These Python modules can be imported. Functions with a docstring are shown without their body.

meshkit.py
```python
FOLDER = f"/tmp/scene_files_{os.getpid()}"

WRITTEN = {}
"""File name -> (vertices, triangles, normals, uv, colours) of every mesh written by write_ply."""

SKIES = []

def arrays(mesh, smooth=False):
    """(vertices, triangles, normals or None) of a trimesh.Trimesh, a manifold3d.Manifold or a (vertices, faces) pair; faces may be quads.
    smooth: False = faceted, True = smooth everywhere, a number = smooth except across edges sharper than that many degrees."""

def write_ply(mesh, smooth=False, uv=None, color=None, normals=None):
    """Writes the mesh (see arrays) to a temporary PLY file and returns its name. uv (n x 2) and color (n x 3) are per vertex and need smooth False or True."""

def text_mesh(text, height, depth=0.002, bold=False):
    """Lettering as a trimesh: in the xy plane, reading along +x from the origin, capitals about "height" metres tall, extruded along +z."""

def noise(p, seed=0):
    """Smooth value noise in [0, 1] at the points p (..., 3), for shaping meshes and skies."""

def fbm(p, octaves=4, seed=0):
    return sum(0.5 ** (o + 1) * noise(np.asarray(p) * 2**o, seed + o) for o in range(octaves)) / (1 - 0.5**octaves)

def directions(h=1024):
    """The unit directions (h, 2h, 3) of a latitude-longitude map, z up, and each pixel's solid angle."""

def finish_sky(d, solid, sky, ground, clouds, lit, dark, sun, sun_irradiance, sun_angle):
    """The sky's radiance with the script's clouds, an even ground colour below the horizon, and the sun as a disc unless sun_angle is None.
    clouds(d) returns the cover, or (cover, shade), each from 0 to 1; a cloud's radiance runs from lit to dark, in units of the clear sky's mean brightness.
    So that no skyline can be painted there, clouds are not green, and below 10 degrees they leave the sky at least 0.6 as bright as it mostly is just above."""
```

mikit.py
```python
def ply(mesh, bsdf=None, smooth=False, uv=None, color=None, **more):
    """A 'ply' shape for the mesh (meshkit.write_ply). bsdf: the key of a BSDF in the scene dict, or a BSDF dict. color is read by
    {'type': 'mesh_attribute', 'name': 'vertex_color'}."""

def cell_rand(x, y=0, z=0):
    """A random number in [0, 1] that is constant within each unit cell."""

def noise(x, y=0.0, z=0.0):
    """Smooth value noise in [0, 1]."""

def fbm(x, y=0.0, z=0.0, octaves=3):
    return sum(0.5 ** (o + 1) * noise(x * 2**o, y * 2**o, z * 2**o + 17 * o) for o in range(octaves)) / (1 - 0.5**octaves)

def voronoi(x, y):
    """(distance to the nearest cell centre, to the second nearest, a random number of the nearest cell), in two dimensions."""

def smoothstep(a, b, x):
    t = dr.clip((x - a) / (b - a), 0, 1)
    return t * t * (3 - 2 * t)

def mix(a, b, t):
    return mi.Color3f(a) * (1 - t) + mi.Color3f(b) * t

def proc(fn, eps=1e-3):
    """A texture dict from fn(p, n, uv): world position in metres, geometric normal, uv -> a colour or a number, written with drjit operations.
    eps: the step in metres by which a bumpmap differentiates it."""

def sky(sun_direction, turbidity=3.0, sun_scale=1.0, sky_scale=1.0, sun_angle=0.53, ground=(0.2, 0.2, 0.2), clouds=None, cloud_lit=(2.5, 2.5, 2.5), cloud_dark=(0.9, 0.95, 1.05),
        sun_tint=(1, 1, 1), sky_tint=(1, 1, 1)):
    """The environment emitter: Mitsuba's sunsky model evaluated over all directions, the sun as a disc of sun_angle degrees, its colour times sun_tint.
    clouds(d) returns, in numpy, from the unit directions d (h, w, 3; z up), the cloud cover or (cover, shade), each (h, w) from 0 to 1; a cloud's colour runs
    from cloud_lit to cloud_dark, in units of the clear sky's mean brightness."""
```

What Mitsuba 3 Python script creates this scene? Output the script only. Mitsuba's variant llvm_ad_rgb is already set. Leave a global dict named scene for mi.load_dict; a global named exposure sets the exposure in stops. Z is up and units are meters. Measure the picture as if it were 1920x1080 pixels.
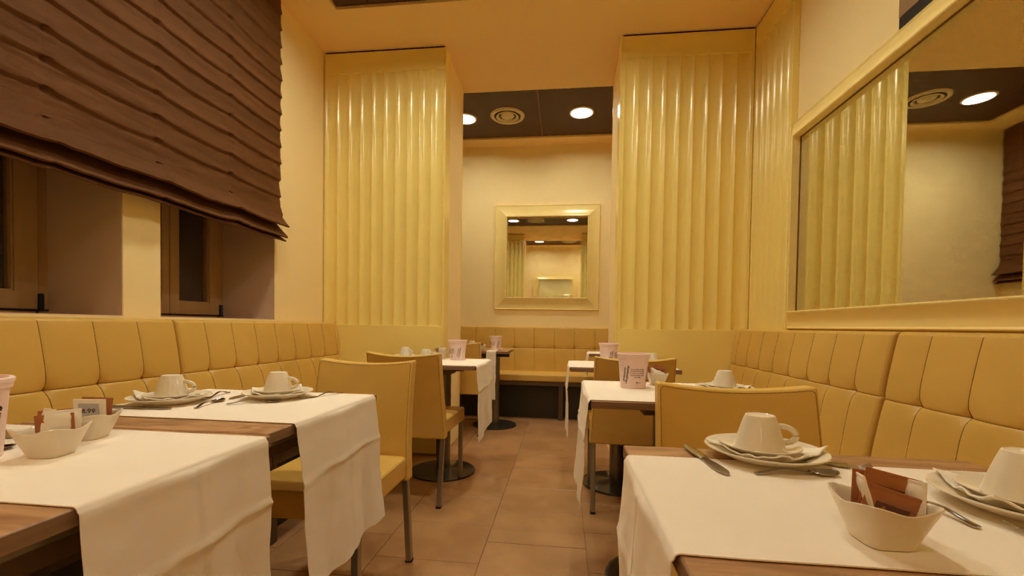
import math, random
import numpy as np, trimesh, drjit as dr, mitsuba as mi
import mikit, meshkit
from manifold3d import Manifold
from mikit import noise as mnoise, fbm as mfbm, cell_rand, smoothstep, mix

T = mi.ScalarTransform4f
rng = random.Random(7)
scene, labels = {}, {}

# ------------------------------------------------------------------ camera, light, exposure
EYE = np.array([0.0, 0.0, 0.99])
RIGHT, DOWN, FWD = (np.array(v) for v in ([0.993130, 0.116047, 0.015278], [0.017860, -0.021354, -0.999612], [-0.115676, 0.993006, -0.023280]))
scene['camera'] = {'type': 'perspective', 'fov': math.degrees(2 * math.atan(960 / 817.1)), 'fov_axis': 'x', 'near_clip': 0.02, 'far_clip': 100.0,
                   'principal_point_offset_y': -(629.86 - 540) / 1080,
                   'to_world': T().look_at(origin=EYE.tolist(), target=(EYE + FWD).tolist(), up=(-DOWN).tolist())}
LAMP = (105.0, 99.0, 76.0)            # warm downlights: the only light of the room
LAMPS_SEEN = [(0.143, 4.30), (-1.012, 4.33), (0.149, 2.32), (-1.0, 2.32), (0.149, 1.42), (-1.0, 1.42), (-0.608, -0.72), (0.55, -0.72)]
exposure = 0.0


# ------------------------------------------------------------------ materials
def rgb(c):
    return {'type': 'rgb', 'value': [float(x) for x in c]}


def pbr(name, color, rough=0.5, spec=0.5, bump=None, bscale=0.001, beps=1e-3, **more):
    b = {'type': 'principled', 'base_color': color if isinstance(color, dict) else rgb(color), 'roughness': rough, 'specular': spec, **more}
    if bump is not None:
        b = {'type': 'bumpmap', 'arbitrary': mikit.proc(bump, beps), 'scale': bscale, 'bsdf': b}
    scene[name] = {'type': 'twosided', 'bsdf': b}
    return name


def paint(c, var=0.05, s=2.0):
    def f(p, n, uv):
        k = 1 - var + 2 * var * mfbm(p.x * s, p.y * s, p.z * s, octaves=2)
        return mi.Color3f(*c) * k
    return mikit.proc(f)


pbr('mat_wall', paint((0.88, 0.72, 0.39), 0.03), 0.8, 0.2)
pbr('mat_ceiling', paint((0.86, 0.62, 0.30), 0.02), 0.85, 0.2)
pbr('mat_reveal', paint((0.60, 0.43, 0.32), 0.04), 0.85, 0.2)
pbr('mat_panel', paint((0.86, 0.69, 0.225), 0.03, 5), 0.21, 0.5)
pbr('mat_frame', (0.86, 0.70, 0.29), 0.25, 0.5)
pbr('mat_tray', paint((0.060, 0.020, 0.009), 0.1, 8), 0.55, 0.4)
pbr('mat_shadow_gap', (0.03, 0.015, 0.008), 0.9, 0.1)


def leather_c(p, n, uv):
    m = mfbm(p.x * 6, p.y * 6, p.z * 6, octaves=3)
    return mix((0.59, 0.365, 0.082), (0.69, 0.44, 0.108), m)


def leather_b(p, n, uv):
    return mfbm(p.x * 260, p.y * 260, p.z * 260, octaves=2)


pbr('mat_leather', mikit.proc(leather_c), 0.40, 0.45, leather_b, 0.0003, 6e-4)
pbr('mat_seam', (0.17, 0.09, 0.025), 0.7, 0.2)
pbr('mat_stitch', (0.27, 0.155, 0.045), 0.7, 0.2)


def cloth_c(p, n, uv):
    return mi.Color3f(0.80, 0.725, 0.625) * (0.97 + 0.05 * mfbm(p.x * 14, p.y * 14, p.z * 14, octaves=2))


def cloth_b(p, n, uv):
    return mfbm(p.x * 40, p.y * 40, p.z * 40, octaves=3)


pbr('mat_cloth', mikit.proc(cloth_c), 0.85, 0.2, cloth_b, 0.0012, 1e-3)
pbr('mat_napkin', (0.82, 0.76, 0.65), 0.85, 0.2)


def wood_c(p, n, uv):
    w = mfbm(p.x * 6 + 3 * mnoise(p.x * 5, p.y * 12, 1.0), p.y * 26, p.z * 30, octaves=3)
    fine = mnoise(p.x * 30, p.y * 240, p.z * 260)
    t = smoothstep(0.3, 0.72, w)
    return mix((0.30, 0.150, 0.068), (0.50, 0.285, 0.140), t) * (0.86 + 0.22 * fine)


pbr('mat_wood', mikit.proc(wood_c), 0.42, 0.4)
pbr('mat_wood_edge', mikit.proc(lambda p, n, uv: mix((0.16, 0.09, 0.05), (0.27, 0.165, 0.095), mfbm(p.x * 5, p.y * 5, p.z * 120, octaves=2))), 0.5, 0.4)
pbr('mat_wood_dark', mikit.proc(lambda p, n, uv: mix((0.07, 0.038, 0.018), (0.12, 0.07, 0.035), mfbm(p.x * 60, p.y * 60, p.z * 4, octaves=2))), 0.45, 0.4)
pbr('mat_frame_wood', mikit.proc(lambda p, n, uv: mix((0.36, 0.215, 0.09), (0.45, 0.28, 0.13), mfbm(p.x * 40, p.y * 40, p.z * 3, octaves=2))), 0.45, 0.4)
pbr('mat_porcelain', (0.76, 0.68, 0.55), 0.10, 0.55)
pbr('mat_cutlery', (0.42, 0.38, 0.34), 0.16, 0.5, metallic=1.0)
pbr('mat_steel', (0.34, 0.31, 0.27), 0.34, 0.5, metallic=0.85)
pbr('mat_column', (0.20, 0.17, 0.14), 0.28, 0.5, metallic=0.8)
pbr('mat_black_metal', (0.025, 0.022, 0.02), 0.16, 0.5)
pbr('mat_black', (0.012, 0.010, 0.009), 0.6, 0.3)
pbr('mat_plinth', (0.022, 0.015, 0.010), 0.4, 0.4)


def blind_c(p, n, uv):
    m = mfbm(p.y * 3, p.z * 26, p.x * 10, octaves=3)
    f = mnoise(p.y * 700, p.z * 500, 0)
    return mix((0.088, 0.034, 0.011), (0.150, 0.061, 0.021), m) * (0.88 + 0.24 * f)


pbr('mat_blind', mikit.proc(blind_c), 0.75, 0.15, lambda p, n, uv: mfbm(p.y * 9, p.z * 60, p.x * 9, octaves=3), 0.006, 2e-3)
scene['mat_mirror'] = {'type': 'twosided', 'bsdf': {'type': 'conductor', 'material': 'none', 'specular_reflectance': rgb((0.80, 0.80, 0.74))}}
scene['mat_pane'] = {'type': 'thindielectric', 'int_ior': 1.5}


def tile_c(p, n, uv):
    r = cell_rand(dr.floor((p.x + 5.28) / 0.45), dr.floor(p.y / 0.345 + 60), 3)
    m = mfbm(p.x * 5, p.y * 5, 1.0, octaves=4)
    return mix((0.32, 0.165, 0.072), (0.45, 0.245, 0.110), 0.65 * smoothstep(0.25, 0.75, m) + 0.35 * r)


pbr('mat_tile', mikit.proc(tile_c), 0.30, 0.6, lambda p, n, uv: mfbm(p.x * 30, p.y * 30, 2.0, octaves=2), 0.0012, 2e-3)
pbr('mat_grout', (0.42, 0.31, 0.20), 0.9, 0.1)
pbr('mat_tub', (0.90, 0.70, 0.68), 0.45, 0.4)
pbr('mat_ink', (0.05, 0.018, 0.02), 0.6, 0.2)
pbr('mat_sachet_brown', mikit.proc(lambda p, n, uv: mix((0.26, 0.085, 0.028), (0.40, 0.145, 0.05), mfbm(p.x * 50, p.y * 50, p.z * 50, octaves=2))), 0.45, 0.4)
pbr('mat_sachet_dark', (0.10, 0.03, 0.014), 0.5, 0.4)
pbr('mat_sachet_white', (0.80, 0.72, 0.60), 0.5, 0.4)
pbr('mat_sachet_grey', (0.42, 0.40, 0.40), 0.5, 0.4)
pbr('mat_sachet_red', (0.45, 0.07, 0.04), 0.5, 0.4)
pbr('mat_vent', (0.66, 0.54, 0.36), 0.5, 0.4)
pbr('mat_trim', (0.80, 0.70, 0.50), 0.35, 0.5)
pbr('mat_brown_board', (0.30, 0.19, 0.10), 0.8, 0.2)
pbr('mat_joint', (0.15, 0.07, 0.035), 0.5, 0.4)
pbr('mat_street', (0.05, 0.06, 0.08), 0.8, 0.2)


# ------------------------------------------------------------------ mesh helpers
def join(*ms):
    return trimesh.util.concatenate([m for m in ms])


def cbox(x0, x1, y0, y1, z0, z1, c=0.002):
    c = min(c, 0.49 * min(x1 - x0, y1 - y0, z1 - z0))
    pts = [[(x0 + a if i < 0 else x1 - a), (y0 + b if j < 0 else y1 - b), (z0 + d if k < 0 else z1 - d)]
           for i in (-1, 1) for j in (-1, 1) for k in (-1, 1) for a, b, d in ((0, c, c), (c, 0, c), (c, c, 0))]
    return trimesh.convex.convex_hull(np.array(pts))


def box(x0, x1, y0, y1, z0, z1):
    m = trimesh.creation.box([x1 - x0, y1 - y0, z1 - z0])
    m.apply_translation([(x0 + x1) / 2, (y0 + y1) / 2, (z0 + z1) / 2])
    return m


def soft_box(x0, x1, y0, y1, z0, z1, r, fine=0.03, seg=12):
    s = np.array(trimesh.creation.uv_sphere(r, count=[seg, seg]).vertices)
    pts = np.vstack([s + [(x0 + r, x1 - r)[i], (y0 + r, y1 - r)[j], (z0 + r, z1 - r)[k]] for i in (0, 1) for j in (0, 1) for k in (0, 1)])
    m = Manifold.hull_points(pts).refine_to_length(fine).to_mesh()
    return trimesh.Trimesh(m.vert_properties[:, :3], m.tri_verts, process=False)


def cut(a, *bs):
    def man(t):
        return Manifold(__import__('manifold3d').Mesh(np.asarray(t.vertices, np.float32), np.asarray(t.faces, np.uint32)))
    m = man(a)
    for b in bs:
        m = m - man(b)
    m = m.to_mesh()
    return trimesh.Trimesh(m.vert_properties[:, :3], m.tri_verts, process=False)


def lathe(profile, n=48, close=False):
    p = np.array(profile, float)
    if close:
        p = np.vstack([p, p[:1]])
    a = np.arange(n) * 2 * np.pi / n
    k = len(p)
    v = np.stack([p[None, :, 0] * np.cos(a)[:, None], p[None, :, 0] * np.sin(a)[:, None], np.broadcast_to(p[None, :, 1], (n, k))], -1).reshape(-1, 3)
    f = []
    for i in range(n):
        j = (i + 1) % n
        for q in range(k - 1):
            f += [[i * k + q, j * k + q, j * k + q + 1], [i * k + q, j * k + q + 1, i * k + q + 1]]
    m = trimesh.Trimesh(v, f, process=True)
    m.update_faces(m.nondegenerate_faces())
    if m.is_watertight and m.volume < 0:
        m.invert()
    return m


def tube(pts, r, sides=8, closed=False, flat=1.0):
    p = np.asarray(pts, float)
    n = len(p)
    t = (np.roll(p, -1, 0) - np.roll(p, 1, 0)) if closed else np.gradient(p, axis=0)
    t /= np.linalg.norm(t, axis=1, keepdims=True) + 1e-12
    ref = np.array([0, 0, 1.0]) if abs(t[:, 2]).mean() < 0.8 else np.array([1.0, 0, 0])
    a = np.cross(t, ref); a /= np.linalg.norm(a, axis=1, keepdims=True) + 1e-12
    b = np.cross(t, a)
    r = np.broadcast_to(r, (n,))
    ang = np.arange(sides) * 2 * np.pi / sides
    v = (p[:, None] + r[:, None, None] * (np.cos(ang)[None, :, None] * a[:, None] + flat * np.sin(ang)[None, :, None] * b[:, None])).reshape(-1, 3)
    f = []
    for i in range(n if closed else n - 1):
        i2 = (i + 1) % n
        for j in range(sides):
            j2 = (j + 1) % sides
            f += [[i * sides + j, i * sides + j2, i2 * sides + j2], [i * sides + j, i2 * sides + j2, i2 * sides + j]]
    if not closed:
        for base, flip in ((0, False), ((n - 1) * sides, True)):
            for j in range(1, sides - 1):
                tri = [base, base + j, base + j + 1]
                f.append(tri if flip else tri[::-1])
    m = trimesh.Trimesh(v, f, process=False)
    m.fix_normals()
    return m


def grid_faces(nu, nv, off=0, flip=False):
    i, j = np.meshgrid(np.arange(nu - 1), np.arange(nv - 1), indexing='ij')
    q = np.stack([i * nv + j, (i + 1) * nv + j, (i + 1) * nv + j + 1, i * nv + j + 1], -1).reshape(-1, 4) + off
    if flip:
        q = q[:, ::-1]
    return np.vstack([q[:, [0, 1, 2]], q[:, [0, 2, 3]]])


def sheet(V, t):
    """A grid of points (nu, nv, 3) as a closed cloth of thickness t."""
    nu, nv = V.shape[:2]
    du, dv = np.gradient(V, axis=0), np.gradient(V, axis=1)
    n = np.cross(du, dv); n /= np.linalg.norm(n, axis=-1, keepdims=True) + 1e-12
    A, B = (V + n * t / 2).reshape(-1, 3), (V - n * t / 2).reshape(-1, 3)
    N = nu * nv
    idx = np.arange(N).reshape(nu, nv)
    ring = np.concatenate([idx[0, :], idx[1:, -1], idx[-1, -2::-1], idx[-2:0:-1, 0]])
    nx = np.roll(ring, -1)
    side = np.vstack([np.stack([ring, ring + N, nx + N], 1), np.stack([ring, nx + N, nx], 1)])
    m = trimesh.Trimesh(np.vstack([A, B]), np.vstack([grid_faces(nu, nv), grid_faces(nu, nv, N, True), side]), process=False)
    if m.volume < 0:
        m.invert()
    return m


def extrude_profile(poly, h):
    """A closed (x, y) polygon extruded along z from 0 to h."""
    from shapely.geometry import Polygon
    return trimesh.creation.extrude_polygon(Polygon(poly), h, engine='earcut')


# ------------------------------------------------------------------ scene helpers
def numbered(name):
    if name not in used:
        used.add(name); return name
    i = 1
    while f'{name}_{i:03d}' in used:
        i += 1
    used.add(f'{name}_{i:03d}')
    return f'{name}_{i:03d}'


used = set()


def tag(key, label, cat, group=None):
    labels[key] = {'label': label, 'category': cat}
    if group:
        labels[key]['group'] = group
    return key


def struct(key, mesh=None, mat=None, smooth=False, label=None, to_world=None):
    used.add(key)
    if mesh is not None:
        scene[key] = mikit.ply(mesh, mat, smooth)
        if to_world is not None:
            scene[key]['to_world'] = to_world
    labels[key] = {'kind': 'structure', **({'label': label} if label else {})}
    return key


def part(parent, name, mesh, mat, smooth=False, label=None, kind=None):
    key = numbered(f'{parent}__{name}')
    scene[key] = mikit.ply(mesh, mat, smooth)
    if label or kind:
        labels[key] = {k: v for k, v in (('label', label), ('kind', kind)) if v}
    return key


class Proto:
    """A kind of thing: its parts are written once, every copy reuses their ply dicts under its own key."""

    def __init__(self, kind):
        self.kind, self.parts = kind, []

    def add(self, name, mesh, mat, smooth=False, label=None):
        names = [p[0] for p in self.parts]
        n, i = name, 0
        while n in names:
            i += 1
            n = f'{name}_{i:03d}'
        self.parts.append((n, mikit.ply(mesh, mat, smooth), label))
        return n

    def place(self, label, cat, tr, group=None):
        key = numbered(self.kind)
        tag(key, label, cat, group)
        if len(self.parts) == 1:
            scene[key] = {**self.parts[0][1], 'to_world': tr}
            return key
        for n, d, lab in self.parts:
            k = f'{key}__{n}'
            used.add(k)
            scene[k] = {**d, 'to_world': tr}
            if lab:
                labels[k] = {'label': lab}
        return key


def at(x, y, z, rz=0.0, s=1.0):
    return T().translate([x, y, z]).rotate([0, 0, 1], rz).scale(s)


# ------------------------------------------------------------------ the room
XL, XR, YB, YN, ZC = -1.84, 1.30, 5.0, -1.36, 3.04
P1A, P1B, P2A, P2B = 3.20, 3.74, -0.29, 0.25       # the two cross walls between the three bays
JL, JR = -0.897, 0.383                              # their opening
BAYS = [(3.825, 4.795), (1.0, 2.745), (-1.14, -0.55)]
TX0, TX1 = -1.51, 0.97

struct('floor', box(XL - 0.1, XR + 0.1, YN - 0.1, YB + 0.1, -0.12, -0.006), 'mat_grout')
tile = mikit.ply(cbox(-0.2238, 0.2238, -0.1713, 0.1713, -0.012, 0.0, 0.0015), 'mat_tile')
for i in range(-4, 4):
    for j in range(-4, 15):
        x0, x1 = -0.33 + 0.45 * i, 0.12 + 0.45 * i
        y0 = 0.345 * j + (0.035 if i % 2 else 0.225)
        y1 = y0 + 0.345
        if x1 < XL or x0 > XR or y1 < YN or y0 > YB:
            continue
        k = numbered('floor__tile')
        scene[k] = {**tile, 'to_world': T().translate([(x0 + x1) / 2, (y0 + y1) / 2, rng.uniform(-0.0004, 0.0004)])}

trays = [box(TX0, TX1, a, b, ZC - 0.1, ZC + 0.4) for a, b in BAYS]
struct('ceiling', cut(box(XL - 0.1, XR + 0.1, YN - 0.1, YB + 0.1, ZC, ZC + 0.2), *trays), 'mat_ceiling')
def tray_panel(x0, x1, y0, y1):
    m = cbox(x0, x1, y0, y1, ZC + 0.018, ZC + 0.06, 0.002)
    for lx, ly in LAMPS_SEEN:
        if x0 - 0.11 < lx < x1 + 0.11 and y0 - 0.11 < ly < y1 + 0.11:
            c = trimesh.creation.cylinder(0.108, 0.2, sections=48)
            c.apply_translation([lx, ly, ZC])
            m = cut(m, c)
    part('ceiling', 'tray_panel', m, 'mat_tray', label='dark brown ceiling panel')


for a, b in BAYS:
    part('ceiling', 'joint_strip', box(-0.266, -0.254, a, b, ZC + 0.0175, ZC + 0.05), 'mat_joint', label='lighter strip between two ceiling panels')
    for x0, x1 in ((TX0, -1.285), (-1.28, -0.266), (-0.254, 0.60), (0.605, TX1)):
        if b - a > 1.2:
            for y0, y1 in ((a, 1.87), (1.875, b)):
                tray_panel(x0, x1, y0, y1)
        else:
            tray_panel(x0, x1, a, b)

W1, W2, W3 = (0.62, 1.635), (1.805, 2.606), (4.02, 4.76)
SILL, HEAD = 1.005, 2.62
wl = cut(box(XL - 0.42, XL, YN - 0.1, YB + 0.1, 0, ZC), *[box(XL - 0.6, XL + 0.1, a, b, SILL, HEAD) for a, b in (W1, W2, W3)])
struct('wall_left', wl, 'mat_wall')
for n, (a, b) in enumerate((W1, W2, W3)):
    x0, x1 = XL - 0.375, XL - 0.0015
    t = 0.004
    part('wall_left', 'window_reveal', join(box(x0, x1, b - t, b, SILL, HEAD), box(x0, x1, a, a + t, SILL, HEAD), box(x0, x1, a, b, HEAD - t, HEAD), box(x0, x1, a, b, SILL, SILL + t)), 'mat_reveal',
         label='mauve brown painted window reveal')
struct('wall_back', box(XL - 0.1, XR + 0.1, YB, YB + 0.15, 0, ZC), 'mat_wall')
struct('wall_right', box(XR, XR + 0.15, YN - 0.1, YB + 0.1, 0, ZC), 'mat_wall')
struct('wall_front', box(XL - 0.1, XR + 0.1, YN - 0.15, YN, 0, ZC), 'mat_wall')
for n, (ya, yb) in enumerate(((P1A, P1B), (P2A, P2B))):
    nm = ('far', 'near')[n]
    struct(f'wall_{nm}_left', cbox(XL - 0.02, JL, ya, yb, 0, ZC, 0.004), 'mat_wall')
    struct(f'wall_{nm}_right', cbox(JR, XR + 0.02, ya, yb, 0, ZC, 0.004), 'mat_wall')

# night street outside the windows
struct('wall_outside', box(-3.6, -3.5, -1, 6, -0.1, 4), 'mat_street')


# ------------------------------------------------------------------ fluted wall panels
def flutes(w, n, z0, z1, d=0.016, seg=14):
    """Concave flutes with narrow rounded ridges; across x from 0 to w, front towards -y (ridges at y=0), bottom at z0."""
    s = w / n
    pts = []
    for i in range(n):
        for k in range(seg):
            u = k / seg
            c = 2 * u - 1
            y = d * (1 - abs(c) ** 2.3) * 1.0
            pts.append((s * (i + u), y))
    pts.append((w, 0.0))
    pts += [(w, 0.034), (0, 0.034)]
    m = extrude_profile(pts, z1 - z0)
    m.apply_translation([0, 0, z0])
    return m


FZ0, FZ1 = 0.981, 2.876


def fluted_panel(x0, x1, yface, sign, fx0, fx1, n, label, turn=None, group=None, lower=True, d=0.016):
    """Panel on a wall face at yface, looking towards -y (sign -1) or +y (sign 1)."""
    key = numbered('fluted_wall_panel')
    tag(key, label, 'wall panel', group)
    w = x1 - x0
    dep = 0.035
    A = T().translate([x0, yface - dep, 0]) if sign < 0 else T().translate([x1, yface + dep, 0]).rotate([0, 0, 1], 180)
    if turn is not None:
        A = turn
    fl = flutes(fx1 - fx0, n, FZ0, FZ1, d)
    fl.apply_translation([fx0 - x0, 0.0, 0])
    ms = [('fluting', fl, 40), ('top_board', cbox(0, w, 0, dep, FZ1, ZC - 0.012, 0.002), False)]
    if lower:
        ms.append(('lower_board', cbox(0, w, 0, dep, 0.02, FZ0, 0.002), False))
    ms.append(('side_board', cbox(0, fx0 - x0, 0, dep, FZ0, FZ1, 0.001), False))
    ms.append(('side_board', cbox(w - (x1 - fx1), w, 0, dep, FZ0, FZ1, 0.001), False))
    ms.append(('shadow_gap', box(0.006, w - 0.006, 0.006, dep, ZC - 0.013, ZC - 0.0005), False))
    for nm, m, sm in ms:
        k = numbered(f'{key}__{nm}')
        scene[k] = {**mikit.ply(m, 'mat_shadow_gap' if nm == 'shadow_gap' else 'mat_panel', sm), 'to_world': A}
    return key


fluted_panel(XL + 0.008, JL, P1A, -1, XL + 0.022, JL - 0.006, 10, 'tall glossy cream fluted panel left of the opening, beside the window wall')
fluted_panel(JR, 1.262, P1A, -1, JR + 0.02, 1.242, 9, 'tall glossy cream fluted panel right of the opening to the back room')
fluted_panel(XL + 0.1, JL, P1B, 1, XL + 0.12, JL - 0.02, 9, 'fluted panel on the hidden side of the left pier, seen in the back mirror')
fluted_panel(JR, XR - 0.03, P1B, 1, JR + 0.02, XR - 0.05, 9, 'fluted panel on the hidden side of the right pier, seen in the back mirror')
fluted_panel(XL + 0.1, JL, P2B, 1, XL + 0.12, JL - 0.02, 9, 'cream fluted panel on the nearest left pier, seen small in the back mirror')
fluted_panel(JR, XR - 0.03, P2B, 1, JR + 0.02, XR - 0.05, 9, 'cream fluted panel on the nearest right pier, seen small in the back mirror')
# the return along the right wall: local +x runs from the corner towards the camera
fluted_panel(0, 0.50, 0, -1, 0.03, 0.494, 6, 'narrow fluted cream panel on the right wall next to the mirror end',
             turn=T().translate([XR - 0.036, P1A - 0.036, 0]).rotate([0, 0, 1], -90), lower=False, d=0.024)
for n, (ya, yb, f) in enumerate(((P1A, P1B, 0), (P2A, P2B, 1))):
    for x, s in ((JL, 1), (JR, -1)):
        for y in ((ya - 0.034, ya + 0.10),) if f == 0 else ((yb - 0.10, yb + 0.034),):
            w = f"wall_{('far', 'near')[n]}_{'left' if s > 0 else 'right'}"
            x0, x1 = (x, x + 0.012) if s > 0 else (x - 0.012, x)
            part(w, 'edge_board', cbox(x0, x1, y[0], y[1], 0, ZC - 0.002, 0.003), 'mat_panel', label='glossy cream edge board')


# ------------------------------------------------------------------ mirrors
def frame_profile(w):
    """Across the moulding: u from 0 (outer edge) to w (inner edge), h = proud of the wall."""
    pts = [(0, 0), (0, 0.022), (0.004, 0.026), (0.010, 0.024)]
    for k in range(9):
        a = k / 8
        pts.append((0.012 + (w - 0.022) * a, 0.022 + 0.030 * a ** 2.2))
    pts += [(w - 0.004, 0.053), (w, 0.050), (w, 0.0)]
    return pts


def mirror(label, W, H, fw, tr):
    """Local: x across, z up, the wall at y=0, looking towards -y; W, H outer size, centred in x, bottom at z=0."""
    key = numbered('wall_mirror')
    tag(key, label, 'mirror')
    prof = frame_profile(fw)

    def corner(u, h):
        return [(-W / 2 + u, -h, u), (W / 2 - u, -h, u), (W / 2 - u, -h, H - u), (-W / 2 + u, -h, H - u)]
    for c in range(4):
        pa = np.array([corner(u, h)[c] for u, h in prof]); pb = np.array([corner(u, h)[(c + 1) % 4] for u, h in prof])
        n = len(pa)
        v = np.vstack([pa, pb])
        f = []
        for i in range(n):
            j = (i + 1) % n
            f += [[i, j, n + j], [i, n + j, n + i]]
        m = trimesh.Trimesh(v, f, process=False)
        m.fix_normals()
        k = numbered(f'{key}__frame_bar')
        scene[k] = {**mikit.ply(m, 'mat_frame', 35), 'to_world': tr}
    g = fw - 0.012
    k = numbered(f'{key}__glass')
    scene[k] = {**mikit.ply(box(-W / 2 + g, W / 2 - g, -0.006, -0.002, g, H - g), 'mat_mirror'), 'to_world': tr}
    k = numbered(f'{key}__inner_edge')
    e = fw - 0.002
    ed = join(box(-W / 2 + e, W / 2 - e, -0.010, -0.006, e, e + 0.003), box(-W / 2 + e, W / 2 - e, -0.010, -0.006, H - e - 0.006, H - e),
              box(-W / 2 + e, -W / 2 + e + 0.004, -0.010, -0.006, e, H - e), box(W / 2 - e - 0.004, W / 2 - e, -0.010, -0.006, e, H - e))
    scene[k] = {**mikit.ply(ed, 'mat_seam'), 'to_world': tr}
    return key


mirror('square mirror in a wide cream frame on the end wall above the back bench', 1.185, 1.187, 0.137, T().translate([-0.200, YB, 1.179]))
mirror('long cream framed mirror on the right wall above the tufted bench', 2.25, 1.165, 0.098, T().translate([XR, 1.585, 0.997]).rotate([0, 0, 1], -90))
mirror('square framed mirror on the wall behind the camera, seen only as a reflection', 1.12, 1.15, 0.13, T().translate([-0.22, YN, 1.18]).rotate([0, 0, 1], 180))

# ------------------------------------------------------------------ downlights and vents
trim = lathe([(0.1000, 0.044), (0.1010, -0.004), (0.104, -0.008), (0.112, -0.008), (0.118, -0.004), (0.119, 0.001), (0.106, 0.001), (0.106, 0.044)], 48, True)
lens = lathe([(0.0, 0.020), (0.05, 0.020), (0.0995, 0.021), (0.0995, 0.030), (0.0, 0.030)], 48)
lamp_at = {0: 'bright round downlight in the back room ceiling, right of the vent', 1: 'round downlight in the back room ceiling, half hidden by the left pier',
           2: 'round downlight above the middle of the room, right one of the far pair', 3: 'round downlight above the middle of the room, left one of the far pair',
           4: 'round downlight above the front tables on the right, seen in the back mirror', 5: 'round downlight above the front tables on the left, seen in the back mirror',
           6: 'round downlight of the bay behind the camera, left one, seen in the mirrors', 7: 'round downlight of the bay behind the camera, right one'}
tp, lp = mikit.ply(trim, 'mat_trim', 40), mikit.ply(lens, 'mat_trim', 40)
for i, (x, y) in enumerate(LAMPS_SEEN):
    key = tag(numbered('downlight'), lamp_at[i], 'ceiling light', 'ceiling downlights')
    tr = T().translate([x, y, ZC + 0.017])
    scene[f'{key}__trim'] = {**tp, 'to_world': tr}
    scene[f'{key}__lamp_lens'] = {**lp, 'to_world': tr, 'emitter': {'type': 'area', 'radiance': rgb(LAMP)}}

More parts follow.
